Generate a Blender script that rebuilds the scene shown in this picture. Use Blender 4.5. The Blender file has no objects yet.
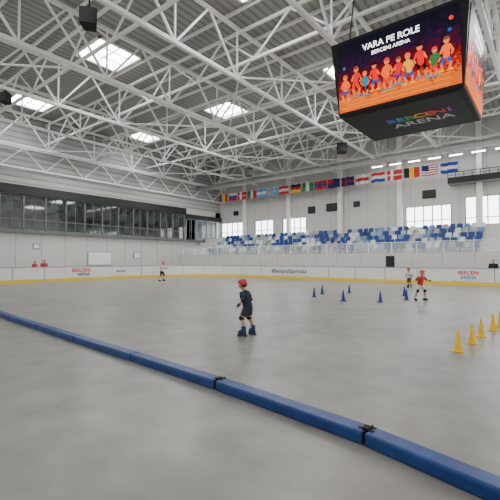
import bpy, bmesh, math, random
from mathutils import Vector, Matrix, Euler
random.seed(7)
C = bpy.context.scene.collection

# ------------------------------------------------------------ materials
def mat(name, col, rough=0.5, metal=0.0, emit=0.0, noise=0.0, nscale=5.0, spec=0.5):
    m = bpy.data.materials.new(name); m.use_nodes = True
    nt = m.node_tree; b = nt.nodes["Principled BSDF"]
    b.inputs["Base Color"].default_value = (*col, 1)
    b.inputs["Roughness"].default_value = rough
    b.inputs["Metallic"].default_value = metal
    b.inputs["Specular IOR Level"].default_value = spec
    if emit:
        b.inputs["Emission Color"].default_value = (*col, 1)
        b.inputs["Emission Strength"].default_value = emit
    if noise:
        tc = nt.nodes.new("ShaderNodeTexCoord"); n = nt.nodes.new("ShaderNodeTexNoise")
        n.inputs["Scale"].default_value = nscale; n.inputs["Detail"].default_value = 4
        r = nt.nodes.new("ShaderNodeValToRGB")
        r.color_ramp.elements[0].position = .3; r.color_ramp.elements[1].position = .7
        r.color_ramp.elements[0].color = (*[c*(1-noise) for c in col], 1)
        r.color_ramp.elements[1].color = (*[min(1, c*(1+noise)) for c in col], 1)
        nt.links.new(tc.outputs["Object"], n.inputs["Vector"])
        nt.links.new(n.outputs["Fac"], r.inputs["Fac"])
        nt.links.new(r.outputs["Color"], b.inputs["Base Color"])
    return m

def stripe_mat(name, c1, c2, axis, period, width=0.5, rough=.5):
    m = mat(name, c1, rough); nt = m.node_tree; b = nt.nodes["Principled BSDF"]
    tc = nt.nodes.new("ShaderNodeTexCoord"); sx = nt.nodes.new("ShaderNodeSeparateXYZ")
    nt.links.new(tc.outputs["Object"], sx.inputs[0])
    d = nt.nodes.new("ShaderNodeMath"); d.operation = 'DIVIDE'; d.inputs[1].default_value = period
    f = nt.nodes.new("ShaderNodeMath"); f.operation = 'FRACT'
    g = nt.nodes.new("ShaderNodeMath"); g.operation = 'LESS_THAN'; g.inputs[1].default_value = width
    mx = nt.nodes.new("ShaderNodeMix"); mx.data_type = 'RGBA'
    mx.inputs[6].default_value = (*c1, 1); mx.inputs[7].default_value = (*c2, 1)
    nt.links.new(sx.outputs["XYZ".index(axis)], d.inputs[0]); nt.links.new(d.outputs[0], f.inputs[0])
    nt.links.new(f.outputs[0], g.inputs[0]); nt.links.new(g.outputs[0], mx.inputs[0])
    nt.links.new(mx.outputs[2], b.inputs["Base Color"])
    return m

M = {}
M['steel'] = mat("white_painted_steel", (.86,.855,.82), .45, noise=.03)
M['deck'] = stripe_mat("ribbed_deck", (.33,.328,.315), (.20,.20,.195), 'X', .45, .35)
M['wallpanel'] = stripe_mat("wall_panel", (.57,.565,.545), (.38,.38,.37), 'X', 2.2, .025)
M['wallleft'] = stripe_mat("wall_panel_side", (.57,.565,.545), (.34,.34,.33), 'Y', 2.2, .03)
M['louver'] = stripe_mat("louver_panel", (.42,.425,.41), (.27,.275,.27), 'Z', .5, .3)
M['dark'] = mat("charcoal_metal", (.007,.008,.010), .5, noise=.2)
M['black'] = mat("black_plastic", (.004,.004,.005), .55, spec=.3)
M['glassdark'] = mat("gallery_glass_dim_interior", (.032,.042,.040), .04, noise=.9, nscale=1.0, spec=.9)  # opaque pane, darkness of the room behind is put into its colour
M['frame'] = mat("grey_window_frame", (.13,.14,.14), .5)
M['winlight'] = mat("daylight_glass", (.93,.97,1.0), .3, emit=6)
M['skylight'] = mat("skylight_polycarbonate", (.95,.98,1.0), .4, emit=18)
M['board'] = mat("white_rink_board", (.76,.755,.72), .35, noise=.04)
M['yellow'] = mat("yellow_kick_plate", (.78,.57,.04), .45)
M['railgrey'] = mat("top_rail_blue_grey", (.28,.33,.40), .4)
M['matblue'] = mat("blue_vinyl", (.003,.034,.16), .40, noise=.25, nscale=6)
M['matblue_lit'] = mat("blue_vinyl_lit_top", (.003,.042,.19), .40, noise=.25, nscale=6)  # same vinyl, painted lighter where the top catches the light
M['seatblue'] = mat("seat_blue", (.010,.045,.22), .4)
M['seatmid'] = mat("seat_light_blue", (.14,.24,.42), .4)
M['seatwhite'] = mat("seat_white", (.68,.70,.71), .4)
M['seatgrey'] = mat("seat_grey", (.36,.38,.42), .4)
M['cyel'] = mat("cone_yellow", (.90,.54,.0), .5, spec=.3)
M['cblue'] = mat("cone_blue", (.004,.014,.22), .4)
M['white'] = mat("white_paint", (.85,.85,.85), .5)
M['red'] = mat("red_paint", (.65,.02,.02), .5)
M['skin'] = mat("skin", (.48,.24,.16), .55, noise=.05, nscale=8)
M['hair'] = mat("brown_hair", (.04,.02,.01), .7)
M['eye'] = mat("eye_dark", (.02,.015,.01), .2)
M['lip'] = mat("lip", (.42,.12,.10), .5)
M['helmetred'] = mat("helmet_red", (.46,.014,.012), .35)
M['helmetorange'] = mat("helmet_orange", (.70,.07,.015), .35)
M['navy'] = mat("navy_cotton", (.012,.022,.045), .85, noise=.2, nscale=20)
M['greycloth'] = mat("grey_cotton", (.028,.031,.04), .85, noise=.2, nscale=20)
M['whitecloth'] = mat("white_cotton", (.60,.58,.55), .85, noise=.1, nscale=20)
M['redcloth'] = mat("red_cotton", (.50,.035,.03), .85, noise=.1, nscale=20)
M['blackcloth'] = mat("black_cotton", (.012,.012,.014), .85, noise=.1, nscale=20)
M['skate'] = mat("skate_blue_shell", (.006,.035,.17), .4)
M['wheel'] = mat("wheel_urethane", (.04,.04,.05), .4)
m = mat("clear_guard_glass", (.85,.92,.93), .05); m.node_tree.nodes["Principled BSDF"].inputs["Alpha"].default_value=.18; M['guard']=m

# ------------------------------------------------------------ mesh helpers
def newobj(name, me, parent=None, loc=(0,0,0), rot=(0,0,0)):
    o = bpy.data.objects.new(name, me); C.objects.link(o)
    o.location = loc; o.rotation_euler = rot
    if parent is not None: o.parent = parent
    return o
def top(o, label, category, group=None):
    o["label"] = label; o["category"] = category
    if group: o["group"] = group
    return o
def struct(o, label, category):
    o["kind"] = "structure"; o["label"] = label; o["category"] = category; return o
def empty(name, loc=(0,0,0), rotz=0):
    o = bpy.data.objects.new(name, None); C.objects.link(o); o.empty_display_size = .2
    o.location = loc; o.rotation_euler = (0,0,rotz); return o
def addbox(bm, lo, hi, mi=0):
    vs = [bm.verts.new((x,y,z)) for x in (lo[0],hi[0]) for y in (lo[1],hi[1]) for z in (lo[2],hi[2])]
    for f in ((0,1,3,2),(4,6,7,5),(0,4,5,1),(2,3,7,6),(0,2,6,4),(1,5,7,3)):
        fc = bm.faces.new([vs[i] for i in f]); fc.material_index = mi
def fin(bm, name, mats, smooth=False, bevel=0):
    if bevel:
        bmesh.ops.bevel(bm, geom=list(bm.edges), offset=bevel, segments=2, affect='EDGES', profile=.5)
    bmesh.ops.recalc_face_normals(bm, faces=bm.faces)
    me = bpy.data.meshes.new(name); bm.to_mesh(me); bm.free()
    for m in mats: me.materials.append(m)
    if smooth:
        for p in me.polygons: p.use_smooth = True
    return me
def boxmesh(name, lo, hi, m, bevel=0):
    bm = bmesh.new(); addbox(bm, lo, hi); return fin(bm, name, [m], bevel=bevel)
def box(name, lo, hi, m, parent=None, bevel=0):
    c = [(a+b)/2 for a,b in zip(lo,hi)]
    me = boxmesh(name, [a-b for a,b in zip(lo,c)], [a-b for a,b in zip(hi,c)], m, bevel)
    return newobj(name, me, parent, c)
def addmember(bm, p0, p1, w, h=None):
    p0 = Vector(p0); p1 = Vector(p1); d = (p1-p0).normalized(); h = h or w
    up = Vector((0,0,1)) if abs(d.z) < .95 else Vector((1,0,0))
    s = d.cross(up).normalized(); u = s.cross(d).normalized()
    vs = []
    for p in (p0,p1):
        for a,b in ((-1,-1),(1,-1),(1,1),(-1,1)):
            vs.append(bm.verts.new(p + s*(a*w/2) + u*(b*h/2)))
    for f in ((0,1,2,3),(7,6,5,4),(0,4,5,1),(1,5,6,2),(2,6,7,3),(3,7,4,0)):
        bm.faces.new([vs[i] for i in f])
def member(name, p0, p1, w, m, parent=None, h=None):
    bm = bmesh.new(); addmember(bm, p0, p1, w, h)
    return newobj(name, fin(bm, name, [m]), parent)
def cyl(bm, p0, p1, r0, r1, seg=16):
    p0 = Vector(p0); p1 = Vector(p1); d = p1-p0
    q = Vector((0,0,1)).rotation_difference(d.normalized()).to_matrix().to_4x4()
    bmesh.ops.create_cone(bm, cap_ends=True, segments=seg, radius1=r0, radius2=max(r1,1e-4), depth=d.length,
                          matrix=Matrix.Translation((p0+p1)/2) @ q)
def text(body, size, m, parent, matrix, name="lettering", ext=.004, bold=0.0):
    cu = bpy.data.curves.new("t", 'FONT'); cu.body = body; cu.size = size
    cu.align_x = 'CENTER'; cu.align_y = 'CENTER'; cu.extrude = ext; cu.offset = bold
    t = bpy.data.objects.new("t", cu); C.objects.link(t)
    dg = bpy.context.evaluated_depsgraph_get(); dg.update()
    me = bpy.data.meshes.new_from_object(t.evaluated_get(dg))
    bpy.data.objects.remove(t); me.materials.clear(); me.materials.append(m)
    o = newobj(name, me, parent); o.matrix_local = matrix
    return o
def face_matrix(loc, normal, up, tilt=0):
    n = Vector(normal).normalized(); u = Vector(up); r = u.cross(n).normalized(); u = n.cross(r)
    mm = Matrix((r,u,n)).transposed().to_4x4(); mm.translation = Vector(loc); return mm

# ------------------------------------------------------------ room
XL, YB, ZR = -37.0, 40.0, 14.75
m = mat("sealed_concrete", (.4,.4,.38), .4); nt = m.node_tree; b = nt.nodes["Principled BSDF"]
tc = nt.nodes.new("ShaderNodeTexCoord")
def noise(s, det, dist=0):
    n = nt.nodes.new("ShaderNodeTexNoise"); n.inputs["Scale"].default_value = s
    n.inputs["Detail"].default_value = det; n.inputs["Distortion"].default_value = dist
    n.inputs["Roughness"].default_value = .55
    nt.links.new(tc.outputs["Object"], n.inputs["Vector"]); return n
n1 = noise(.42, 6, .0); n2 = noise(2.2, 9, .0); n3 = noise(.8, 2, .0)
mx = nt.nodes.new("ShaderNodeMix"); mx.data_type='FLOAT'; mx.inputs[0].default_value=.5
nt.links.new(n1.outputs["Fac"], mx.inputs[2]); nt.links.new(n2.outputs["Fac"], mx.inputs[3])
r = nt.nodes.new("ShaderNodeValToRGB"); e = r.color_ramp.elements
e[0].position=.34; e[0].color=(.185,.176,.158,1); e[1].position=.66; e[1].color=(.315,.302,.275,1)
e.new(.5).color=(.248,.237,.214,1)
nt.links.new(mx.outputs[0], r.inputs["Fac"]); nt.links.new(r.outputs["Color"], b.inputs["Base Color"])
rr = nt.nodes.new("ShaderNodeMapRange"); rr.inputs["From Min"].default_value=.3; rr.inputs["From Max"].default_value=.7
rr.inputs["To Min"].default_value=.30; rr.inputs["To Max"].default_value=.40
nt.links.new(n3.outputs["Fac"], rr.inputs["Value"]); nt.links.new(rr.outputs[0], b.inputs["Roughness"])
M['floor'] = m
struct(box("floor", (XL-.3,-9,-.2), (12,YB+.3,0), M['floor']), "smooth grey sealed concrete rink floor with soft sheen", "floor")

# ceiling with skylight openings
sky_xs = [-33.1,-21.8,-10.5,0.8]; sky_ys = [1.8,13.1,24.4]; hs = 1.45
xs = sorted([XL-.3,12]+[x+s for x in sky_xs for s in (-hs,hs)])
ys = sorted([-9,YB+.3]+[y+s for y in sky_ys for s in (-hs,hs)])
bm = bmesh.new()
for i in range(len(xs)-1):
    for j in range(len(ys)-1):
        cx, cy = (xs[i]+xs[i+1])/2, (ys[j]+ys[j+1])/2
        if any(abs(cx-a)<.1 for a in sky_xs) and any(abs(cy-q)<.1 for q in sky_ys) : continue
        addbox(bm, (xs[i],ys[j],ZR), (xs[i+1],ys[j+1],ZR+.2))
struct(newobj("ceiling", fin(bm,"ceiling",[M['deck']])), "grey ribbed metal roof deck", "ceiling")
n = 0
for x in sky_xs:
    for y in sky_ys:
        n += 1
        bm = bmesh.new(); addbox(bm,(-hs,-hs,.1),(hs,hs,.18),0)
        for k in (-.5,.5):
            addbox(bm,(k-.04,-hs,0),(k+.04,hs,.1),1); 
        addbox(bm,(-hs,-.04,0),(hs,.04,.1),1)
        for a in (-1,1):
            addbox(bm,(a*hs-.08,-hs-.08,-.1),(a*hs+.08,hs+.08,.15),1); addbox(bm,(-hs-.08,a*hs-.08,-.1),(hs+.08,a*hs+.08,.15),1)
        o = newobj(f"window_{n}", fin(bm,"skylight",[M['skylight'],M['steel']]), loc=(x,y,ZR))
        struct(o, "bright square roof skylight in a white frame", "skylight")

# walls
struct(box("wall_left", (XL-.3,-9,0),(XL,YB+.3,4.3), M['wallleft']), "white panelled wall below the glazed gallery", "wall")
struct(box("wall_left_upper", (XL-.3,-9,8.4),(XL,YB+.3,ZR), M['louver']), "light grey horizontally ribbed upper wall", "wall")
struct(box("wall_gallery_end", (XL-.3,39.0,4.3),(XL,YB+.3,8.4), M['wallleft']), "white end wall beside the glazed gallery", "wall")
struct(box("trim_1", (XL-.3,-9,4.15),(XL+.35,YB-.01,4.4), M['frame']), "grey slab edge under the gallery glazing", "trim")
struct(box("trim_2", (XL-.3,-9,7.6),(XL+.35,33.2,8.4), M['dark']), "charcoal fascia above the gallery glazing", "trim")
struct(box("trim_3", (XL-.3,33.2,7.1),(XL+.3,YB-.01,7.7), M['dark']), "charcoal fascia continuing to the corner", "trim")
struct(box("wall_left_corner", (XL-.3,33.2,7.7),(XL,YB,8.4), M['wallleft']), "white strip of wall above the corner glazing", "wall")
n = 20
def gallery_window(y0, y1, z1, gm, fm):
    global n; n += 1
    w = y1-y0; h = z1-4.4; bm = bmesh.new()
    addbox(bm,(-.06,-w/2,0),(-.02,w/2,h),0)
    addbox(bm,(-.08,-w/2,0),(.06,-w/2+.08,h),1); addbox(bm,(-.08,w/2-.05,0),(.06,w/2,h),1)
    addbox(bm,(-.08,-.02,0),(.03,.02,h),1)
    addbox(bm,(-.08,-w/2,.95),(.05,w/2,1.02),1); addbox(bm,(-.08,-w/2,0),(.06,w/2,.1),1)
    addbox(bm,(-.08,-w/2,h-.08),(.06,w/2,h),1)
    o = newobj(f"window_{n}", fin(bm,"gallery_window",[gm,fm]), loc=(XL+.15,(y0+y1)/2,4.4))
    struct(o, "tall dark gallery glazing bay with grey mullions", "window")
y = -8.8
while y < 33.1:
    gallery_window(y, y+1.9, 7.6, M['glassdark'], M['frame']); y += 1.9
M['glasslight'] = mat("pale_gallery_glass", (.22,.25,.25), .08, noise=.5, nscale=.7)
for k in range(3):
    gallery_window(33.3+k*1.9, 33.3+(k+1)*1.9, 7.1, M['glasslight'], M['railgrey'])

# back wall with window openings
wins_v = [(-36.7,-32.8,6.95),(-30.7,-27.8,6.95),(-26.3,-23.0,6.95),(-11.4,-7.3,7.1),(-6.1,-.8,7.6)]
bm = bmesh.new(); z0,zm = 4.95,7.6
addbox(bm,(XL,YB,0),(12,YB+.3,z0)); addbox(bm,(XL,YB,zm),(12,YB+.3,ZR))
px = XL
for a,c,z1 in wins_v:
    addbox(bm,(px,YB,z0),(a,YB+.3,zm)); px = c
    if z1<zm: addbox(bm,(a,YB,z1),(c,YB+.3,zm))
addbox(bm,(px,YB,z0),(12,YB+.3,zm))
struct(newobj("wall_back", fin(bm,"wall_back",[M['wallpanel']])), "white panelled wall behind the grandstand", "wall")
for a,c,z1 in wins_v:
    n += 1; w = c-a; hh=z1-z0; bm = bmesh.new(); addbox(bm,(-w/2,.12,0),(w/2,.18,hh),0)
    k = max(2, round(w/.9))
    for i in range(k+1):
        x = -w/2+i*w/k; addbox(bm,(x-.04,0,0),(x+.04,.12,hh),1)
    for zz in (0,.65,hh-.07): addbox(bm,(-w/2,0,zz),(w/2,.12,zz+.07),1)
    o = newobj(f"window_{n}", fin(bm,"ribbon_window",[M['winlight'],M['frame']]), loc=((a+c)/2,YB,z0))
    struct(o, "bright daylight ribbon window with thin grey mullions", "window")

for x in (-32.2,-25.2,-18.4,-11.9,-4.9):
    o = empty("column",(x,39.6,4.61)); top(o,"white steel column standing against the panelled wall","column","wall columns")
    box("shaft",(-.22,-.2,.06),(.22,.3,9.9),M['steel'],o); box("base_plate",(-.3,-.26,0),(.3,.36,.06),M['frame'],o)
o = empty("balcony",(-3.2,39.2,8.75)); top(o,"dark railed balcony mounted high on the white wall","balcony")
box("balcony_slab",(-4.1,-.55,0),(4.5,.78,.1),M['frame'],o); box("parapet",(-4.1,-.62,.0),(4.5,-.55,.55),M['dark'],o)
box("handrail",(-4.1,-.64,.98),(4.5,-.54,1.03),M['black'],o); box("mid_rail",(-4.1,-.61,.74),(4.5,-.57,.77),M['black'],o)
for k in range(14): box("rail_post",(-4.1+k*.65,-.61,.5),(-4.05+k*.65,-.57,.99),M['black'],o)

# ------------------------------------------------------------ grandstand
RY, RZ, DY, DZ = 33.0, 2.4, .85, .43
bm = bmesh.new()
prof = [(32.4,0),(32.4,2.35)]
for i in range(5):
    if i: prof += [(32.45+DY*i, RZ+DZ*i-.05)]
    prof += [(32.45+DY*(i+1), RZ+DZ*i-.05)]
prof += [(32.45+DY*5, RZ+.45*5-.05),(39.99,RZ+.45*5-.05),(39.99,0)]
vs = [[bm.verts.new((x,y,z)) for y,z in prof] for x in (-36.9,11)]
L = len(prof)
for i in range(L):
    j=(i+1)%L; bm.faces.new([vs[0][i],vs[0][j],vs[1][j],vs[1][i]])
bm.faces.new(vs[0]); bm.faces.new(vs[1])
o = newobj("grandstand", fin(bm,"grandstand",[M['wallpanel']])); top(o,"pale stepped concrete grandstand with panelled front wall","grandstand")
def seatmesh(m, folded=False):
    bm = bmesh.new()
    if folded: addbox(bm,(-.21,-.14,.38),(.21,-.08,.70))
    else: addbox(bm,(-.21,-.42,.36),(.21,0,.41)); addbox(bm,(-.17,-.36,.32),(.17,-.05,.36))
    addbox(bm,(-.21,-.02,.38),(.21,.04,.80)); addbox(bm,(-.03,-.1,.0),(.03,.0,.40))
    return fin(bm,"stadium_seat",[m],bevel=.012)
SK=('seatblue','seatmid','seatwhite','seatgrey')
SM = {(k,f):seatmesh(M[k],f) for k in SK for f in (False,True)}
LB = {'seatblue':"dark blue plastic stadium seat",'seatmid':"pale blue plastic stadium seat",'seatwhite':"white plastic stadium seat",'seatgrey':"grey plastic stadium seat"}
for i in range(5):
    x = -32.4
    while x < -4.2:
        if not any(abs(x-a)<.38 for a in (-24.6,-16.6,-9.2)):
            v = math.sin(x*1.1+i*.9)+.6*math.sin(x*2.7-i*1.7)+random.uniform(-1.8,1.8)
            k = 'seatblue' if v>.05 else random.choice(('seatwhite','seatwhite','seatmid','seatgrey','seatgrey'))
            f = random.random()<.45
            o = newobj("stadium_seat", SM[(k,f)], loc=(x, RY+DY*i+.1, RZ+DZ*i-.045))
            top(o, LB[k]+(" with the seat folded up" if f else " with the seat down"), "seat", "stadium seats on the grandstand")
        x += .55
o = empty("guard_rail",(-20,32.5,2.355)); top(o,"clear glass guard rail with white metal posts along the grandstand","railing")
box("top_rail",(-16.5,-.025,.86),(26,.025,.9),M['steel'],o)
for k in range(22): box("rail_post",(-16.5+k*2,-.03,0),(-16.44+k*2,.03,.87),M['steel'],o)
for k in range(21): box("glass_panel",(-16.42+k*2,-.008,.05),(-14.52+k*2,.008,.85),M['guard'],o)
o = box("door_1",(-10.9,32.33,0),(-10.2,32.4,2.1),M['dark']); struct(o,"narrow dark flush door in the grandstand front wall","door")

for x,z,w,h in ((-19.6,7.8,1.3,.9),(-22.2,7.7,.9,.8),(-16.6,7.9,.7,.6),(-34.0,8.2,.8,.6),(-9.2,8.2,1.2,.8)):
    o = empty("display_panel",(x,39.97,z)); top(o,"small black display panel on the white wall","display","wall display panels")
    box("housing",(-w/2,-.12,-h/2),(w/2,.029,h/2),M['black'],o,.01); box("screen",(-w/2+.06,-.13,-h/2+.06),(w/2-.06,-.121,h/2-.06),M['dark'],o)

# ------------------------------------------------------------ trusses
ZT, ZB = 14.45, 11.7
def truss(axis, fixed, a, b_, step, zt, zb, cw, dw, label, group, vert=False):
    P = (lambda t,z:(fixed,t,z)) if axis=='Y' else (lambda t,z:(t,fixed,z))
    root = empty("roof_truss", P((a+b_)/2, zt)); off = root.location.copy()
    Q = lambda t,z: Vector(P(t,z))-off
    top(root,label,"truss",group)
    member("upper_chord",Q(a,zt),Q(b_,zt),cw,M['steel'],root)
    member("lower_chord",Q(a,zb),Q(b_,zb),cw,M['steel'],root)
    N = round((b_-a)/step); st=(b_-a)/N
    for i in range(N):
        t0=a+i*st; t1=t0+st; tm=(t0+t1)/2
        member("diagonal_brace",Q(t0,zt),Q(tm,zb),dw,M['steel'],root)
        member("diagonal_brace",Q(tm,zb),Q(t1,zt),dw,M['steel'],root)
        if vert: member("vertical_post",Q(tm,zb),Q(tm,zt),dw*.8,M['steel'],root)
for i in range(8):
    truss('Y', -35.9+i*5.65, -8.5, 39.9, 4.4, ZT, ZB, .18, .10, "long white tubular steel roof truss under the metal deck", "main roof trusses", vert=True)
for i in range(8):
    truss('X', -1.1+i*5.65, -36.9, 8, 4.4, ZT-.15, 12.5, .14, .085, "slender white steel cross truss under the metal deck", "cross roof trusses")
truss('Y', -36.6, -8.5, 39.9, 3.6, 11.7, 9.9, .14, .09, "white steel edge truss running along the side wall", "wall edge trusses")
for i in range(18):
    y = -6+i*2.6
    o = box("roof_purlin",(-36.9,y-.05,ZT+.12),(9,y+.05,ZR-.01),M['steel']); top(o,"white steel purlin beneath the roof deck","purlin","roof purlins")
for i in range(7):
    for j in (1,3,5,6):
        x0=-35.9+i*5.65; y0=-1.1+j*5.65
        if i==5 and j==3: continue
        p = ((x0,y0,11.8),(x0+5.65,y0+5.65,11.8)) if (i+j)%2 else ((x0+5.65,y0,11.8),(x0,y0+5.65,11.8))
        p = [Vector(q) for q in p]; d=(p[1]-p[0]).normalized()*.10
        o = member("bracing_rod",p[0]+d,p[1]-d,.08,M['steel']); top(o,"white steel bracing tube between roof trusses","brace","bracing tubes")
M['duct'] = mat("galvanised_duct", (.48,.48,.47), .45, metal=.3, noise=.08, nscale=3)
bm = bmesh.new(); cyl(bm,(-36.8,35.6,11.2),(9,35.6,11.2),.30,.30,20)
for i in range(28): cyl(bm,(-36+i*1.6,35.6,11.2),(-35.94+i*1.6,35.6,11.2),.33,.33,20)
o = newobj("ventilation_duct",fin(bm,"ventilation_duct",[M['duct']],True)); top(o,"long round grey ventilation duct hung below the roof trusses","duct")

def speaker(x,y,s,rz,label,drop=.3):
    o = empty("loudspeaker",(x,y,ZB-.09),rz); top(o,label,"loudspeaker","hanging loudspeakers")
    member("hanger",(0,0,0),(0,0,-drop-.1),.05,M['black'],o)
    bm = bmesh.new()
    addbox(bm,(-.35*s,-.3*s,-.7*s-drop),(.35*s,.3*s,-drop))
    for v in bm.verts:
        if v.co.y>0: v.co.x*=.7
    c=newobj("cabinet",fin(bm,"cabinet",[M['black']],bevel=.03),o)
    box("grille",(-.3*s,-.32*s,-.65*s-drop),(.3*s,-.301*s,-.05*s-drop),M['dark'],c)
speaker(-13.3,7.2,.9,.9,"black box loudspeaker hanging from a roof truss",.6)
speaker(-24.6,31,1.15,.5,"black box loudspeaker hanging from a roof truss")
speaker(-13.3,29.0,1.15,.5,"black box loudspeaker hanging from a roof truss")
speaker(-24.6,8.3,.85,.5,"black box loudspeaker hanging from a roof truss",.2)

M['lamp'] = mat("lamp_diffuser",(1,1,.97),.4,emit=18)
bmx = boxmesh("housing",(-.55,-.12,0),(.55,.12,.1),M['white'],.01); bmd = boxmesh("diffuser",(-.52,-.10,-.05),(.52,.10,0),M['lamp'])
for y in (38.6,36.6):
  for x in (-3.0,-4.8,-6.6,-8.4,-10.2,-12.0,-13.8):
    o = empty("ceiling_lamp",(x,y,11.35)); top(o,"white linear lamp hung below the roof trusses","lamp","linear hall lamps")
    newobj("housing",bmx,o); newobj("diffuser",bmd,o); member("suspension_cable",(0,0,.1),(0,0,3.35),.015,M['frame'],o)

# ------------------------------------------------------------ flags
FL = {}
def fm(key,c):
    if key not in FL: FL[key]=mat("flag_"+key,c,.8)
    return FL[key]
cols = dict(red=(.48,.012,.02),white=(.66,.66,.66),blue=(.012,.035,.27),navy=(.006,.012,.10),green=(.012,.2,.05),yellow=(.75,.46,.02),black=(.006,.006,.006),sky=(.12,.32,.62))
flags = [None,("V","blue yellow red"),("H","white blue red"),("C","red white"),("V","green white red"),("H","sky white sky"),
 ("C","sky yellow"),("H","red white red"),("H","black red yellow"),("V","green white green"),("H","red blue red"),("U","navy navy red"),("C","navy red"),
 ("H","white red white"),("H","red white blue"),("C","red white"),("V","black yellow red"),("U","red white navy"),("H","blue white blue")]
for i,kc in enumerate(flags):
    if kc is None: continue
    k,cs=kc
    x = -36.2+i*1.62; w,h=1.42,.98; cs = cs.split(); ms=[fm(c,cols[c]) for c in cs]
    bm = bmesh.new(); NX,NZ=12,9
    g=[[bm.verts.new((-w/2+w*a/NX, .08*math.sin(a*.9+i), -h+h*b/NZ - .04*math.sin(a*.6+i)*(1-b/NZ))) for b in range(NZ+1)] for a in range(NX+1)]
    for a in range(NX):
        for b in range(NZ):
            f=bm.faces.new([g[a][b],g[a+1][b],g[a+1][b+1],g[a][b+1]]); f.smooth=True
            if k=="H": q=2-b//3
            elif k=="V": q=a//4
            elif k=="C": q=1 if (a in (3,4) or b in (4,)) else 0
            else: q=2 if (a<5 and b>=4) else b%2
            f.material_index=min(q,len(ms)-1)
    o = empty("flag",(x,38,10.6)); 
    top(o,{"H":"hanging flag with horizontal %s stripes","V":"hanging flag with vertical %s bands","C":"hanging flag with a cross, %s","U":"%s flag with a corner canton"}[k]%" and ".join(dict.fromkeys(cs)),"flag","row of national flags")
    newobj("cloth",fin(bm,"cloth",ms),o)
    member("flag_pole",(-w/2-.05,0,.01),(w/2+.05,0,.01),.035,M['steel'],o)
    member("hanging_wire",(0,0,.02),(0,0,1.1),.012,M['frame'],o)

# ------------------------------------------------------------ rink boards
def ribbon(pts, z0, z1, t, m, name, parent, inset=0):
    bm = bmesh.new(); rings=[]
    for i,p in enumerate(pts):
        a = pts[max(i-1,0)]; c = pts[min(i+1,len(pts)-1)]
        d = (Vector(c)-Vector(a)).normalized(); nn = Vector((-d.y,d.x))
        p = Vector(p)
        ring=[bm.verts.new((*(p-nn*inset),z0)),bm.verts.new((*(p-nn*inset),z1)),bm.verts.new((*(p+nn*t),z1)),bm.verts.new((*(p+nn*t),z0))]
        rings.append(ring)
    for i in range(len(rings)-1):
        for j in range(4):
            k=(j+1)%4; bm.faces.new([rings[i][j],rings[i][k],rings[i+1][k],rings[i+1][j]])
    bm.faces.new(rings[0]); bm.faces.new(rings[-1])
    return newobj(name,fin(bm,name,[m]),parent)
BX,BY,R = -31.5,29.7,7.0
def panel(pts):
    c = Vector(pts[len(pts)//2]) if len(pts)>2 else (Vector(pts[0])+Vector(pts[1]))/2
    o = empty("rink_board",(c.x,c.y,0)); top(o,"white rink barrier panel with yellow kick strip","barrier","rink barrier panels")
    lp=[tuple(Vector(p)-c) for p in pts]
    ribbon(lp,0,1.15,.08,M['board'],"panel",o)
    ribbon(lp,.0,.25,.0,M['yellow'],"kick_plate",o,inset=.015)
    ribbon(lp,1.15,1.21,.1,M['railgrey'],"top_rail",o,inset=.02)
    p=Vector(lp[0]); q=Vector(lp[1]); d=(q-p).normalized()*.02; p=p+d
    box("joint_strip",(p.x-.02,p.y-.02,.25),(p.x+.02,p.y+.02,1.15),M['railgrey'],o)
    return o
y=6.7
while y<22.69:
    y2=min(y+2.2857,22.7); panel([(BX,y),(BX,y2-.01)]); y=y2
A=5
for k in range(A):
    pts=[]
    for s in range(7):
        th=math.pi-(k+s/6*.998)/A*math.pi/2
        pts.append((BX+R+R*math.cos(th), BY-R+R*math.sin(th)))
    panel(pts)
x=BX+R
while x<8:
    panel([(x,BY),(x+2.38,BY)]); x+=2.4
def ad(x,y,rotz,w,h,bg,items,label):
    o = empty("advert_panel",(x,y,.72),rotz); top(o,label,"advertisement","rink barrier adverts")
    box("backing",(-w/2,-.012,-h/2),(w/2,.012,h/2),bg,o)
    for body,size,dx,dz,mm,bold in items:
        text(body,size,mm,o,face_matrix((dx,-.018,dz),(0,-1,0),(0,0,1)),bold=bold)
    return o
M['navyp']=mat("navy_print",(.02,.03,.12),.5); M['bluep']=mat("blue_print",(.03,.15,.5),.5)
ad(BX+.02,16.7,math.pi/2,3.0,.72,M['board'],[("BERCENI",.42,-.1,.15,M['red'],.012),("ARENA",.34,.1,-.19,M['navyp'],.01)],"white rink advert lettered BERCENI ARENA in red")
ad(BX+.02,20.4,math.pi/2,2,.6,M['board'],[("ARENA",.3,0,0,M['navyp'],.005)],"white rink advert with dark lettering")
ad(-18.9,BY-.02,0,4.6,.6,M['board'],[("#SectorulSportului",.5,0,0,M['navyp'],.008)],"white rink advert with long dark hashtag lettering")
ad(-4.4,BY-.02,0,2.2,.7,M['board'],[("BERCENI",.33,0,.14,M['red'],.010),("ARENA",.30,0,-.17,M['bluep'],.008)],"white rink advert lettered BERCENI ARENA")
for y,z,w,h,mm in ((21.5,1.9,2.6,1.3,M['frame']),(26.0,2.3,.8,.6,M['black']),(15.2,3.0,.5,.4,M['black'])):
    o=empty("wall_poster",(XL+.03,y,z)); top(o,"framed notice poster on the white side wall","poster","wall posters")
    box("frame",(-.03,-w/2-.05,-h/2-.05),(.02,w/2+.05,h/2+.05),mm,o); box("sheet",(.02,-w/2,-h/2),(.03,w/2,h/2),M['white'],o)

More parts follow.
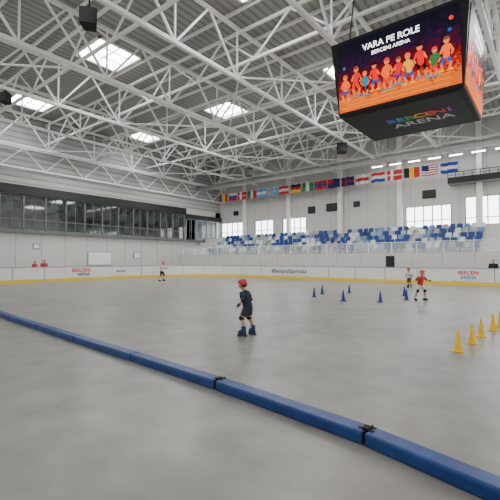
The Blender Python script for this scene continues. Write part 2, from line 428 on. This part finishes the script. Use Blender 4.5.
# ------------------------------------------------------------ blue foam barrier
J=[(-14.56,4.56),(-12.35,4.33),(-10.15,4.18),(-7.97,4.03),(-5.71,3.90),(-3.565,3.75),(-1.404,3.50),(.673,3.0)]
BH,BW=.13,.20
for i in range(len(J)-1):
    a=Vector(J[i]); b_=Vector(J[i+1]); d=b_-a; Ln=d.length-.012; ang=math.atan2(d.y,d.x)
    o=empty("foam_barrier",(a.x,a.y,0),ang); top(o,"long blue vinyl foam barrier beam lying on the floor","barrier","blue floor barrier beams")
    bm=bmesh.new(); addbox(bm,(.003,0,0),(Ln,BW,BH)); 
    me=fin(bm,"vinyl_cover",[M['matblue'],M['matblue_lit']])
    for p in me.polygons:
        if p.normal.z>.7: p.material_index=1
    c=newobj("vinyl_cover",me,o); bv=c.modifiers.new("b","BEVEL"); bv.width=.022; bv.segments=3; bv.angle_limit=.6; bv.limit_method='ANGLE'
    box("seam_strip",(.02,-.004,BH-.035),(Ln-.02,0,BH-.027),M['seatblue'],o)
    if i in (4,5):
        box("joint_strap",(Ln-.08,.06,BH),(Ln+.08,.095,BH+.008),M['black'],o,.003)
        box("joint_strap",(Ln-.06,.14,BH),(Ln+.06,.17,BH+.007),M['black'],o,.003)
        box("joint_flap",(Ln-.008,-.005,.03),(Ln+.010,BW+.005,BH+.005),M['black'],o,.002)
        box("buckle",(Ln-.03,.05,BH+.008),(Ln+.03,.105,BH+.022),M['black'],o,.005)

# ------------------------------------------------------------ cones
def conemesh(mm,k):
    bm=bmesh.new()
    prof=[(.095,.0),(.095,.018),(.070,.026),(.066,.038),(.046,.16),(.034,.26),(.020,.37),(.016,.385),(.0,.39)]
    S=24; rings=[]
    for rr,z in prof:
        if rr==0: rings.append([bm.verts.new((0,0,z*k))]); continue
        ring=[]
        for s in range(S):
            t=2*math.pi*s/S; q=rr
            if z<=.02:
                q=rr/max(abs(math.cos(t)),abs(math.sin(t)))*1.02; q=min(q,rr*1.3)
            ring.append(bm.verts.new((q*math.cos(t)*k,q*math.sin(t)*k,z*k)))
        rings.append(ring)
    for i in range(len(rings)-1):
        a,b_=rings[i],rings[i+1]
        for s in range(S):
            t=(s+1)%S
            if len(b_)==1: bm.faces.new([a[s],a[t],b_[0]])
            else: bm.faces.new([a[s],a[t],b_[t],b_[s]])
    bm.faces.new(rings[0])
    return fin(bm,"training_cone",[mm],True)
CY,CB=conemesh(M['cyel'],1.06),conemesh(M['cblue'],1.2)
def w(px,py):
    d=665/(py-260); l=(px-250)/380*d
    return (-.62*d+.785*l,.785*d+.62*l,0)
for p in ((457,351),(471,343),(480,336.5),(492,330),(499,326),(506,322)):
    top(newobj("training_cone",CY,loc=w(*p)),"small yellow plastic training cone on the floor","cone","yellow training cones")
for p in ((314,297),(322,294),(343,301),(349,293),(380,302),(404,296),(406,300)):
    top(newobj("training_cone",CB,loc=w(*p)),"small dark blue plastic training cone on the floor","cone","blue training cones")

# ------------------------------------------------------------ jumbotron
x0,x1,y0,y1,zb,zt = -6.25,-2.03,13.4,17.1,7.18,9.95
cx,cy=(x0+x1)/2,(y0+y1)/2; hx,hy=(x1-x0)/2,(y1-y0)/2; H=zt-zb; tp=.22
jt=empty("scoreboard_cube",(cx,cy,zb)); top(jt,"large black four-sided video scoreboard cube hanging from the roof","scoreboard")
bm=bmesh.new()
lo=[bm.verts.new((sx*hx,sy*hy,0)) for sx,sy in ((-1,-1),(1,-1),(1,1),(-1,1))]
hi=[bm.verts.new((sx*(hx+tp),sy*(hy+tp),H)) for sx,sy in ((-1,-1),(1,-1),(1,1),(-1,1))]
bm.faces.new(lo); bm.faces.new(hi)
for i in range(4): bm.faces.new([lo[i],lo[(i+1)%4],hi[(i+1)%4],hi[i]])
newobj("housing",fin(bm,"housing",[M['black']],bevel=.03),jt)
def screenmat():
    m=mat("screen_picture_glow",(0,0,0),.5,spec=.1); nt=m.node_tree; b=nt.nodes["Principled BSDF"]
    tc=nt.nodes.new("ShaderNodeTexCoord"); sx=nt.nodes.new("ShaderNodeSeparateXYZ"); nz=nt.nodes.new("ShaderNodeTexNoise")
    nz.inputs["Scale"].default_value=3.6; nz.inputs["Detail"].default_value=8; nz.inputs["Distortion"].default_value=1.5
    ad=nt.nodes.new("ShaderNodeMath"); ad.operation='MULTIPLY_ADD'; ad.inputs[1].default_value=.9; 
    nt.links.new(tc.outputs["Object"],sx.inputs[0]); nt.links.new(tc.outputs["Object"],nz.inputs["Vector"])
    mr=nt.nodes.new("ShaderNodeMapRange"); mr.inputs["From Min"].default_value=-1.1; mr.inputs["From Max"].default_value=1.1
    mr.inputs["To Min"].default_value=-.42; mr.inputs["To Max"].default_value=.55
    nt.links.new(sx.outputs[1],mr.inputs["Value"]); nt.links.new(nz.outputs["Fac"],ad.inputs[0]); nt.links.new(mr.outputs[0],ad.inputs[2])
    r=nt.nodes.new("ShaderNodeValToRGB"); e=r.color_ramp.elements
    e[0].position=.0; e[0].color=(1.0,.14,.004,1); e[1].position=.95; e[1].color=(.005,.004,.014,1)
    e.new(.13).color=(1.0,.20,.008,1); e.new(.27).color=(.52,.012,.006,1); e.new(.48).color=(.10,.003,.012,1); e.new(.68).color=(.018,.004,.03,1)
    nt.links.new(ad.outputs[0],r.inputs["Fac"]); nt.links.new(r.outputs["Color"],b.inputs["Emission Color"])
    b.inputs["Emission Strength"].default_value=1.2
    return m
M['screen']=screenmat()
E={k:mat("glow_"+k,c,.6,emit=s,spec=.1) for k,c,s in (("white",(1,1,1),2.2),("red",(.75,.012,.006),1.2),("blue",(.02,.09,.42),.7),("cyan",(.03,.24,.36),.7),("skin",(.85,.19,.05),1.1),("green",(.03,.2,.05),.7),("yellow",(.9,.35,.01),1.1),("orange",(.95,.11,.004),1.3),("dark",(.02,.006,.01),.2),("purple",(.16,.03,.24),.7),("gold",(.2,.07,.03),.7))}
EK=list(E.keys())
def screen(normal,width,cz):
    nrm=Vector(normal); sw=width; hh=2.5
    tl=math.atan2(tp,H)
    n2=(nrm*math.cos(tl)+Vector((0,0,-1))*math.sin(tl))
    dist=(hy if abs(nrm.y)>.5 else hx)+tp*.5+.012
    s=newobj("screen",boxmesh("screen",(-sw/2,-hh/2,-.01),(sw/2,hh/2,.012),M['screen']),jt)
    s.matrix_local=face_matrix(nrm*dist+Vector((0,0,H/2)),n2,(0,0,1))
    bm=bmesh.new()
    def disc(x,y,rx,ry,mi,z):
        vs=[bm.verts.new((x+rx*math.cos(t*math.pi/8),y+ry*math.sin(t*math.pi/8),z)) for t in range(16)]
        f=bm.faces.new(vs); f.material_index=mi
    def quad(pts,mi,z):
        f=bm.faces.new([bm.verts.new((a,b,z)) for a,b in pts]); f.material_index=mi
    def limb(a,b_,w0,w1,mi,z):
        a=Vector(a); b_=Vector(b_); d=(b_-a).normalized(); q=Vector((-d.y,d.x))
        quad([a+q*w0,a-q*w0,b_-q*w1,b_+q*w1],mi,z); disc(a.x,a.y,w0,w0,mi,z+.0001); disc(b_.x,b_.y,w1,w1,mi,z+.0001)
    for k in range(6):
        yy=-1.15+.055*k; x_=.2*math.sin(k*2.3)
        quad([(-sw/2+.1+abs(x_),yy),(sw/2-.3,yy+.03*k-.02),(sw/2-.3,yy+.03*k),(-sw/2+.1+abs(x_),yy+.02)],EK.index("orange" if k%2 else "yellow"),.014)
    N=max(7,int(sw/.40)); tc=["orange","red","cyan","red","orange","red","yellow","red","green","orange"]; bc=["blue","red","dark","blue","red","purple","blue","dark","red","blue"]
    for i in range(N):
        x=-sw/2+.28+(sw-.7)*i/(N-1); s_=.84+.10*math.sin(i*2.1)+.012*i; z=.016+.0012*(i%2); y0=-.84+.09*(i%2)
        T=EK.index(tc[i%10]); B=EK.index(bc[i%10]); K=EK.index("skin"); ln=.05*math.sin(i*1.7)
        for sg in (-1,1):
            kx=x+sg*(.09+.035*((i+sg)%3))*s_
            limb((x+sg*.06*s_,y0+.45*s_),(kx,y0+.24*s_),.062*s_,.05*s_,B,z)
            limb((kx,y0+.24*s_),(kx-.03*sg,y0+.05),.042*s_,.035*s_,K,z)
            limb((kx-.07,y0+.02),(kx+.05,y0+.02),.030,.030,EK.index("cyan" if i%3 else "yellow"),z+.0005)
            ex=x+ln+sg*.19*s_; ey=y0+.62*s_
            limb((x+ln+sg*.1*s_,y0+.80*s_),(ex,ey),.045*s_,.036*s_,T,z)
            limb((ex,ey),(ex-sg*.05,ey+(.14 if (i+sg)%4==0 else -.10)*s_),.03*s_,.026*s_,K,z+.0004)
        limb((x,y0+.50*s_),(x+ln,y0+.78*s_),.10*s_,.115*s_,T,z+.0006)
        disc(x+ln,y0+1.0*s_,.095*s_,.11*s_,K,z+.0009)
        h=EK.index(["red","gold","orange","dark"][i%4]); vs=[(x+ln+.11*s_*math.cos(t*math.pi/8),y0+1.02*s_+.12*s_*math.sin(t*math.pi/8)) for t in range(9)]
        quad(vs,h,z+.0011)
    disc(sw/2-.25,.85,.07,.07,EK.index("red"),.016); disc(sw/2-.30,.5,.06,.06,EK.index("blue"),.016); disc(-sw/2+.25,.35,.05,.05,EK.index("cyan"),.016)
    me=bpy.data.meshes.new("picture"); bm.to_mesh(me); bm.free()
    for k in EK: me.materials.append(E[k])
    newobj("picture",me,s)
    text("VARA PE ROLE",.30,E['white'],s,Matrix.Translation((-.10*sw/4,.86,.018)),bold=.003)
    text("BERCENI ARENA",.18,E['white'],s,Matrix.Translation((-.10*sw/4,.59,.018)),bold=.001)
screen((0,-1,0),2*hx-.1,0); screen((1,0,0),2*hy-.1,0); screen((0,1,0),2*hx-.1,0); screen((-1,0,0),2*hy-.1,0)
box("underside_panel",(-hx+.15,-hy+.15,-.02),(hx-.15,hy-.15,.02),M['black'],jt)
lets=[("B","blue"),("E","cyan"),("R","green"),("C","yellow"),("E","orange"),("N","red"),("I","purple")]
Dm=dict(blue=(.02,.08,.45),cyan=(.03,.24,.4),green=(.03,.25,.05),yellow=(.6,.3,.02),orange=(.6,.10,.015),red=(.5,.015,.015),purple=(.2,.04,.32))
for i,(c,k) in enumerate(lets):
    mm=mat("letter_"+k,Dm[k],.5,emit=.15)
    text(c,.58,mm,jt,face_matrix((-.65+i*.34,-.25,-.026),(0,0,-1),(0,-1,0)),bold=.015)
text("ARENA",.68,mat("letter_white",(.40,.40,.40),.5,emit=.1),jt,face_matrix((.35,.40,-.026),(0,0,-1),(0,-1,0)),bold=.006)
for sx in (-1,1):
    for sy in (-1,1): member("suspension_cable",(sx*(hx-.3),sy*(hy-.3),H),(sx*(hx-.5),sy*(hy-.3),11.7-zb),.04,M['dark'],jt)

# ------------------------------------------------------------ people
def skinmesh(verts, edges, root=0, sub=2):
    me=bpy.data.meshes.new("sk"); me.from_pydata([tuple(v[0]) for v in verts],edges,[]); 
    o=bpy.data.objects.new("sk",me); C.objects.link(o)
    sk=o.modifiers.new("s","SKIN"); sk.use_smooth_shade=True; sk.branch_smoothing=.3
    if not me.skin_vertices:
        bpy.context.view_layer.objects.active=o
        o.select_set(True); bpy.ops.mesh.customdata_skin_add()
    for i,v in enumerate(verts):
        rr=v[1]; d=me.skin_vertices[0].data[i]
        d.radius=rr if isinstance(rr,tuple) else (rr,rr); d.use_root=(i==root)
    ss=o.modifiers.new("u","SUBSURF"); ss.levels=sub; ss.render_levels=sub
    dg=bpy.context.evaluated_depsgraph_get(); dg.update()
    out=bpy.data.meshes.new_from_object(o.evaluated_get(dg))
    bpy.data.objects.remove(o)
    for p in out.polygons: p.use_smooth=True
    return out
def fuse(me, name, m, vox=.011):
    o=bpy.data.objects.new("fz",me); C.objects.link(o)
    r=o.modifiers.new("r","REMESH"); r.mode='VOXEL'; r.voxel_size=vox
    s=o.modifiers.new("s","SMOOTH"); s.factor=.5; s.iterations=5
    dg=bpy.context.evaluated_depsgraph_get(); dg.update()
    out=bpy.data.meshes.new_from_object(o.evaluated_get(dg)); bpy.data.objects.remove(o)
    out.name=name; out.materials.clear(); out.materials.append(m)
    for p in out.polygons: p.use_smooth=True; p.material_index=0
    return out
def ball(name,c,r3,m,parent,rot=(0,0,0),cut=None,front=None):
    bm=bmesh.new(); bmesh.ops.create_uvsphere(bm,u_segments=20,v_segments=14,radius=1)
    if cut is not None:
        bmesh.ops.delete(bm,geom=[v for v in bm.verts if v.co.z<cut or (front is not None and v.co.y<-.25 and v.co.z<front)],context='VERTS')
    for v in bm.verts: v.co=Vector((v.co.x*r3[0],v.co.y*r3[1],v.co.z*r3[2]))
    o=newobj(name,fin(bm,name,[m],True),parent,c,rot)
    if cut is not None:
        s=o.modifiers.new("t","SOLIDIFY"); s.thickness=.010
    return o
def tube(sections, parent, name, m, seg=20, bm=None):
    own = bm is None
    if own: bm=bmesh.new()
    rings=[]
    for k,(c,rx,ry) in enumerate(sections):
        c=Vector(c); a=Vector(sections[max(k-1,0)][0]); b=Vector(sections[min(k+1,len(sections)-1)][0]); d=(b-a).normalized()
        q=Vector((0,0,1)).rotation_difference(d) if d.z>0 else Vector((0,0,-1)).rotation_difference(d)
        rings.append([bm.verts.new(c+q@Vector((rx*math.cos(t*2*math.pi/seg),ry*math.sin(t*2*math.pi/seg),0))) for t in range(seg)])
    nf=[]
    for i in range(len(rings)-1):
        for t in range(seg):
            u=(t+1)%seg; nf.append(bm.faces.new([rings[i][t],rings[i][u],rings[i+1][u],rings[i+1][t]]))
    nf.append(bm.faces.new(rings[0])); nf.append(bm.faces.new(rings[-1]))
    bmesh.ops.recalc_face_normals(bm,faces=nf)
    if own: return newobj(name,fin(bm,name,[m],True),parent)
def person(loc,face_ang,label,J,shirt,bottoms,long_legs=False,helmet=None,skates=None,pads=False,s=1.0,long_sleeve=False,adult=False,hair=True,group=None,shoes=None):
    o=empty("person",loc,face_ang); top(o,label,"person",group); o.scale=(s,s,s)
    lift=.095 if skates else .02
    V=lambda k:Vector(J[k])+Vector((0,0,lift))
    hd=V('head'); nk=V('neck'); fwd=Vector(J.get('look',(0,-1,0))).normalized()
    hr=.074 if not adult else .056
    hz=Vector((0,0,1)); rt=fwd.cross(hz).normalized(); hz=rt.cross(fwd).normalized()
    msh=(V('shL')+V('shR'))/2
    verts=[(V('pelvis'),(.085,.072)),(V('waist'),(.076,.062)),(V('chest'),(.088,.070)),(msh,(.06,.05)),(nk,.034),(nk*.4+hd*.6-fwd*.004,.036)]
    edges=[(0,1),(1,2),(2,3),(3,4),(4,5)]
    for sd in 'LR':
        b0=len(verts)
        verts+=[(V('sh'+sd),.038),(V('sh'+sd)*.45+V('el'+sd)*.55,.034),(V('el'+sd),.028),(V('el'+sd)*.6+V('wr'+sd)*.4,.028),(V('wr'+sd),.018)]
        edges+=[(3,b0),(b0,b0+1),(b0+1,b0+2),(b0+2,b0+3),(b0+3,b0+4)]
        fd=(V('wr'+sd)-V('el'+sd)).normalized(); verts.append((V('wr'+sd)+fd*.045,(.024,.014))); edges.append((b0+4,b0+5))
        b1=len(verts); verts+=[(V('hip'+sd),.066),(V('hip'+sd)*.5+V('kn'+sd)*.5,.056),(V('kn'+sd),.042),((V('kn'+sd)*.62+V('an'+sd)*.38)+Vector((0,.01,0)),.046),(V('an'+sd),.027)]
        edges+=[(0,b1),(b1,b1+1),(b1+1,b1+2),(b1+2,b1+3),(b1+3,b1+4)]
        if not skates:
            fa=J.get('toe'+sd,(0,-1,0)); verts.append((V('an'+sd)+Vector(fa)*.11+Vector((0,0,-.035)),.026)); edges.append((b1+4,b1+5))
    body=skinmesh(verts,edges)
    bmj=bmesh.new(); bmj.from_mesh(body)
    R3=Matrix((rt,-fwd,hz)).transposed()
    def blob(c,rx,ry,rz,shape=None,u=10,v_=8):
        t=bmesh.ops.create_uvsphere(bmj,u_segments=u,v_segments=v_,radius=1)
        for v in t['verts']:
            p=Vector(v.co)
            if shape: p=shape(p)
            v.co=c+R3@Vector((p.x*rx,p.y*ry,p.z*rz))
    def headshape(p):
        q=Vector(p)
        if p.z<0: k=1-.30*(-p.z)**1.3; q.x*=k; q.y=q.y*(1-.18*(-p.z)) + (-.10*(-p.z) if p.y<0 else -.05*(-p.z))
        if p.y<-.55: q.y=-.55+(p.y+.55)*.75
        if p.y<-.4 and .0<p.z<.3: q.y+=.05
        return q
    blob(hd,hr*1.0,hr*1.22,hr*1.36,headshape,20,16)
    blob(hd+fwd*(hr*1.08)-hz*.016,.010,.016,.013)
    for sg in (-1,1): blob(hd+rt*sg*(hr*.97)-hz*.008-fwd*.006,.008,.014,.021)
    for sd in 'LR':
        fd=(V('wr'+sd)-V('el'+sd)).normalized(); base=V('wr'+sd)+fd*.05
        side=fd.cross(Vector((1,0,0))); side=side.normalized() if side.length>.2 else Vector((0,1,0))
        curl=Vector((-1 if sd=='L' else 1,0,0))
        for f,(off,ln) in enumerate(((-.018,.040),(-.006,.046),(.006,.043),(.017,.034))):
            p0=base+side*off; p1=p0+fd*ln*.5+curl*.004; p2=p1+fd*ln*.4+curl*.016
            bmj.from_mesh(skinmesh([(p0-fd*.02,.0065),(p0,.0065),(p1,.006),(p2,.005)],[(0,1),(1,2),(2,3)],0,1))
        p0=V('wr'+sd)+fd*.02-side*.014; p1=p0-side*.018+fd*.018; p2=p1+fd*.02+curl*.006
        bmj.from_mesh(skinmesh([(p0,.008),(p1,.007),(p2,.0055)],[(0,1),(1,2)],0,1))
    bmj.to_mesh(body); bmj.free()
    body.materials.clear(); body.materials.append(M['skin'])
    for p in body.polygons: p.use_smooth=True; p.material_index=0
    newobj("body",body,o)
    fz=math.atan2(fwd.y,fwd.x)+math.pi/2
    for sg in (-1,1):
        e=ball("eye",hd+fwd*(hr*.955)+rt*sg*.027+hz*.004,(.010,.006,.006),M['white'],o,(0,0,fz)); ball("iris",(0,-.003,0),(.0055,.004,.0055),M['eye'],e)
        ball("eyebrow",hd+fwd*(hr*.99)+rt*sg*.027+hz*.018,(.013,.005,.003),M['hair'],o,(0,0,fz))
    ball("mouth",hd+fwd*(hr*1.0)-hz*.045,(.016,.007,.005),M['lip'],o,(0,0,fz))
    if hair: ball("hair",hd-fwd*.006+hz*.006,(hr*1.08,hr*1.28,hr*(1.30 if helmet else 1.46)),M['hair'],o,rot=(0,0,fz),cut=-.45,front=.5)
    pv,wa,ch=V('pelvis'),V('waist'),V('chest')
    bm=bmesh.new()
    tube([(pv-Vector((0,0,.045)),.112,.098),(pv+Vector((0,0,.02)),.110,.096),(wa,.104,.088),((wa+ch)/2,.110,.090),(ch,.116,.092),(ch*.45+msh*.55,.116,.084),(msh+Vector((0,0,.020)),.094,.066),(msh*.6+nk*.4+Vector((0,0,.012)),.060,.055),(nk*.75+msh*.25+Vector((0,0,.012)),.046,.046)],None,"",None,24,bm)
    for sd in 'LR':
        S_,E_,W_=V('sh'+sd)-Vector((0,0,.006)),V('el'+sd),V('wr'+sd); inn=S_*.6+msh*.4
        if long_sleeve: sec=[(inn,.05,.05),(S_,.052,.052),((S_+E_)/2,.046,.048),(E_,.042,.042),((E_+W_)/2,.038,.038),(E_*.02+W_*.98,.031,.031)]
        else: sec=[(inn,.045,.048),(S_,.051,.052),((S_+E_)/2,.049,.052),(S_*.25+E_*.75,.047,.052)]
        tube(sec,None,"",None,16,bm)
    newobj("shirt",fuse(fin(bm,"shirt",[shirt],True),"shirt",shirt),o)
    bm=bmesh.new()
    tube([(pv+Vector((0,0,.05)),.100,.086),(pv,.106,.091),(pv-Vector((0,0,.05)),.106,.090),(pv-Vector((0,0,.085)),.08,.075)],None,"",None,24,bm)
    for sd in 'LR':
        H_,K_,A_=V('hip'+sd),V('kn'+sd),V('an'+sd)
        if long_legs: sec=[(H_+Vector((0,0,.03)),.064,.074),(H_,.068,.078),((H_+K_)/2,.064,.068),(K_,.053,.056),((K_+A_)/2,.049,.054),(A_-Vector((0,0,.01)),.044,.050)]
        else: sec=[(H_+Vector((0,0,.03)),.064,.074),(H_,.070,.078),((H_+K_)/2,.067,.071),(H_*.25+K_*.75,.065,.069)]
        tube(sec,None,"",None,18,bm)
    nm="trousers" if long_legs else "shorts"; newobj(nm,fuse(fin(bm,nm,[bottoms],True),nm,bottoms),o)
    if helmet:
        h=ball("helmet",hd-fwd*.008+hz*.022,(hr*1.22,hr*1.44,hr*1.34),helmet,o,rot=(0,0,fz),cut=-.30,front=.12)
        for q in (-.038,0,.038):
            bm=bmesh.new()
            zt_=hr*1.34*math.sqrt(max(0,1-(q/(hr*1.22))**2))
            for y_ in range(7):
                ya=-.06+y_*.018; za=zt_*math.sqrt(max(0,1-(ya/(hr*1.44))**2)); addbox(bm,(q-.006,ya,za-.01),(q+.006,ya+.0185,za+.001))
            bmesh.ops.remove_doubles(bm,verts=bm.verts,dist=.0045)
            newobj("vent_slot",fin(bm,"vent_slot",[M['black']]),h)
        for sg in (-1,1): member("chin_strap",hd+rt*sg*(hr*1.03)+hz*.01,hd+fwd*.045-hz*.098,.010,M['black'],o,.005)
    if pads:
        for sd in 'LR':
            d=Vector(J.get('toe'+sd,(0,-1,0))).normalized(); kz=math.atan2(d.y,d.x)+math.pi/2
            kp=ball("knee_pad",V('kn'+sd)+d*.026,(.050,.036,.060),M['black'],o,(0,0,kz))
            ball("pad_cap",(0,-.020,0),(.030,.020,.036),M['greycloth'],kp)
            ax=(V('kn'+sd)-V('an'+sd)).normalized(); tube([(V('kn'+sd)-ax*.04,.046,.048),(V('kn'+sd)+ax*.025,.048,.050)],o,"knee_strap",M['black'])
            ball("elbow_pad",V('el'+sd),(.036,.038,.044),M['black'],o)
            fd=(V('wr'+sd)-V('el'+sd)).normalized(); tube([(V('wr'+sd)-fd*.045,.028,.028),(V('wr'+sd)+fd*.03,.026,.023)],o,"wrist_guard",M['black'])
    for sd in 'LR':
        an=V('an'+sd); tv=Vector(J.get('toe'+sd,(0,-1,0))); ta=math.atan2(tv.y,tv.x)+math.pi/2
        if skates:
            sk=empty("roller_skate",(an.x,an.y,0),ta); sk.parent=o; dz=an.z-.175
            bm=bmesh.new()
            tube([((0,.015,.220+dz),.041,.045),((0,.012,.20+dz),.041,.046),((0,.010,.17+dz),.037,.048),((0,.005,.13+dz),.036,.056),((0,-.0,.085+dz),.034,.064)],None,"",None,20,bm)
            tube([((0,.045,.110+dz),.034,.032),((0,-.03,.115+dz),.036,.034),((0,-.08,.108+dz),.035,.026),((0,-.11,.102+dz),.028,.020),((0,-.125,.10+dz),.014,.011)],None,"",None,20,bm)
            newobj("boot",fuse(fin(bm,"boot",[skates],True),"boot",skates,.008),sk)
            for z_,a_,b_ in ((.190,-.040,.03),(.142,-.048,.0)): box("boot_strap",(-.041,a_,z_+dz),(.041,b_,z_+.013+dz),M['black'],sk)
            box("frame",(-.014,-.11,.045+dz),(.014,.06,.088+dz),M['greycloth'],sk)
            for q in range(4):
                bm=bmesh.new(); yy=-.108+q*.056; cyl(bm,(-.011,yy,.030+dz),(.011,yy,.030+dz),.029,.029,18)
                newobj("wheel",fin(bm,"wheel",[M['wheel']],True),sk)
        else:
            sv=[((0,.03,.045),.045),((0,-.05,.04),.042),((0,-.14,.035),.034)]
            me=skinmesh(sv,[(0,1),(1,2)],0); me.materials.clear(); me.materials.append(shoes or M['blackcloth']); newobj("shoe",me,o,(an.x,an.y,0),(0,0,ta))
    return o

kid=dict(pelvis=(0,.02,.515),waist=(0,-.01,.615),chest=(0,-.045,.735),neck=(0,-.075,.845),head=(0,-.11,.95),look=(.1,-1,-.30),
  shL=(.118,-.055,.79),elL=(.175,.0,.65),wrL=(.155,-.105,.55),shR=(-.118,-.055,.79),elR=(-.18,-.01,.645),wrR=(-.155,-.12,.555),
  hipL=(.058,.02,.47),knL=(.080,-.07,.28),anL=(.09,.0,.08),hipR=(-.058,.02,.47),knR=(-.07,.0,.28),anR=(-.085,.09,.08),
  toeL=(.2,-1,0),toeR=(-.25,-1,0))
YAW=math.radians(38.3)
kid1=dict(kid); kid1.update(knL=(.095,-.06,.28),anL=(.125,-.01,.08),knR=(-.09,.0,.28),anR=(-.13,.07,.08))
person(w(247,335.5),YAW-math.radians(120),"child in red helmet, navy shirt, knee pads and blue skates",kid1,M['navy'],M['greycloth'],helmet=M['helmetred'],skates=M['skate'],pads=True,s=1.12,hair=True)
kid2=dict(kid); kid2.update(elL=(.23,-.05,.69),wrL=(.32,-.13,.66),elR=(-.23,-.05,.69),wrR=(-.31,-.14,.68),knL=(.14,-.06,.28),anL=(.21,.02,.08),knR=(-.14,-.03,.28),anR=(-.20,.03,.08))
person(w(420,300.5),YAW+math.radians(15),"child in orange helmet and red shirt skating with arms out",kid2,M['redcloth'],M['whitecloth'],helmet=M['helmetorange'],skates=M['seatwhite'] ,pads=True,s=1.14,hair=False)
kid3=dict(kid); kid3.update(knL=(.08,-.14,.31),anL=(.09,.02,.08))
person(w(409,288),YAW+math.radians(-40),"child in red helmet and pale clothes skating past blue cones",kid3,M['whitecloth'],M['greycloth'],helmet=M['helmetred'],skates=M['blackcloth'],pads=True,s=1.1,hair=False)
person(w(162,281),YAW+math.radians(70),"skater in pale shirt, dark shorts and orange helmet, arms stretched",kid2,M['whitecloth'],M['blackcloth'],helmet=M['helmetorange'],skates=M['seatwhite'],pads=True,s=1.4,hair=False)
ad_=dict(pelvis=(0,0,.62),waist=(0,0,.74),chest=(0,0,.88),neck=(0,0,.99),head=(0,-.015,1.08),look=(0,-1,0),
  shL=(.13,0,.94),elL=(.17,.01,.76),wrL=(.165,-.05,.60),shR=(-.13,0,.94),elR=(-.17,.01,.76),wrR=(-.165,-.05,.60),
  hipL=(.06,0,.58),knL=(.07,-.01,.33),anL=(.08,.01,.07),hipR=(-.06,0,.58),knR=(-.07,-.01,.33),anR=(-.08,.01,.07))
person((-3.05,30.7,0),0,"adult in black clothes standing behind the rink barrier",ad_,M['blackcloth'],M['blackcloth'],long_legs=True,long_sleeve=True,s=1.52,adult=True)
person((-33.0,14.2,0),math.pi/2,"adult in red shirt watching from behind the rink barrier",ad_,M['redcloth'],M['navy'],long_legs=True,s=1.5,adult=True)
person((-33.1,13.5,0),math.pi/2+.4,"person in red jacket standing behind the rink barrier",ad_,M['redcloth'],M['blackcloth'],long_legs=True,long_sleeve=True,s=1.42,adult=True)

# ------------------------------------------------------------ light, world, camera
wd=bpy.data.worlds.new("world"); bpy.context.scene.world=wd; wd.use_nodes=True
bg=wd.node_tree.nodes["Background"]; bg.inputs[0].default_value=(.98,.98,.97,1); bg.inputs[1].default_value=1.12
def area(loc,size,e,rot=(0,0,0),col=(1,1,1)):  # soft fill added under the roof, no fixture hangs there
    l=bpy.data.lights.new("fill_light",'AREA'); l.shape='RECTANGLE'; l.size=size[0]; l.size_y=size[1]; l.energy=e; l.color=col
    o=bpy.data.objects.new("fill_light",l); C.objects.link(o); o.location=loc; o.rotation_euler=rot
for x in (-32,-22,-10.5,0):
    for y in (18.7,30):
        area((x,y,11.3),(3,3),460,col=(1,.985,.94))
cam=bpy.data.cameras.new("camera"); co=bpy.data.objects.new("camera",cam); C.objects.link(co)
cam.sensor_width=36; cam.lens=380/500*36; cam.clip_end=300
co.location=(0,0,1.75); co.rotation_euler=(math.radians(90+1.51),0,YAW)
bpy.context.scene.camera=co
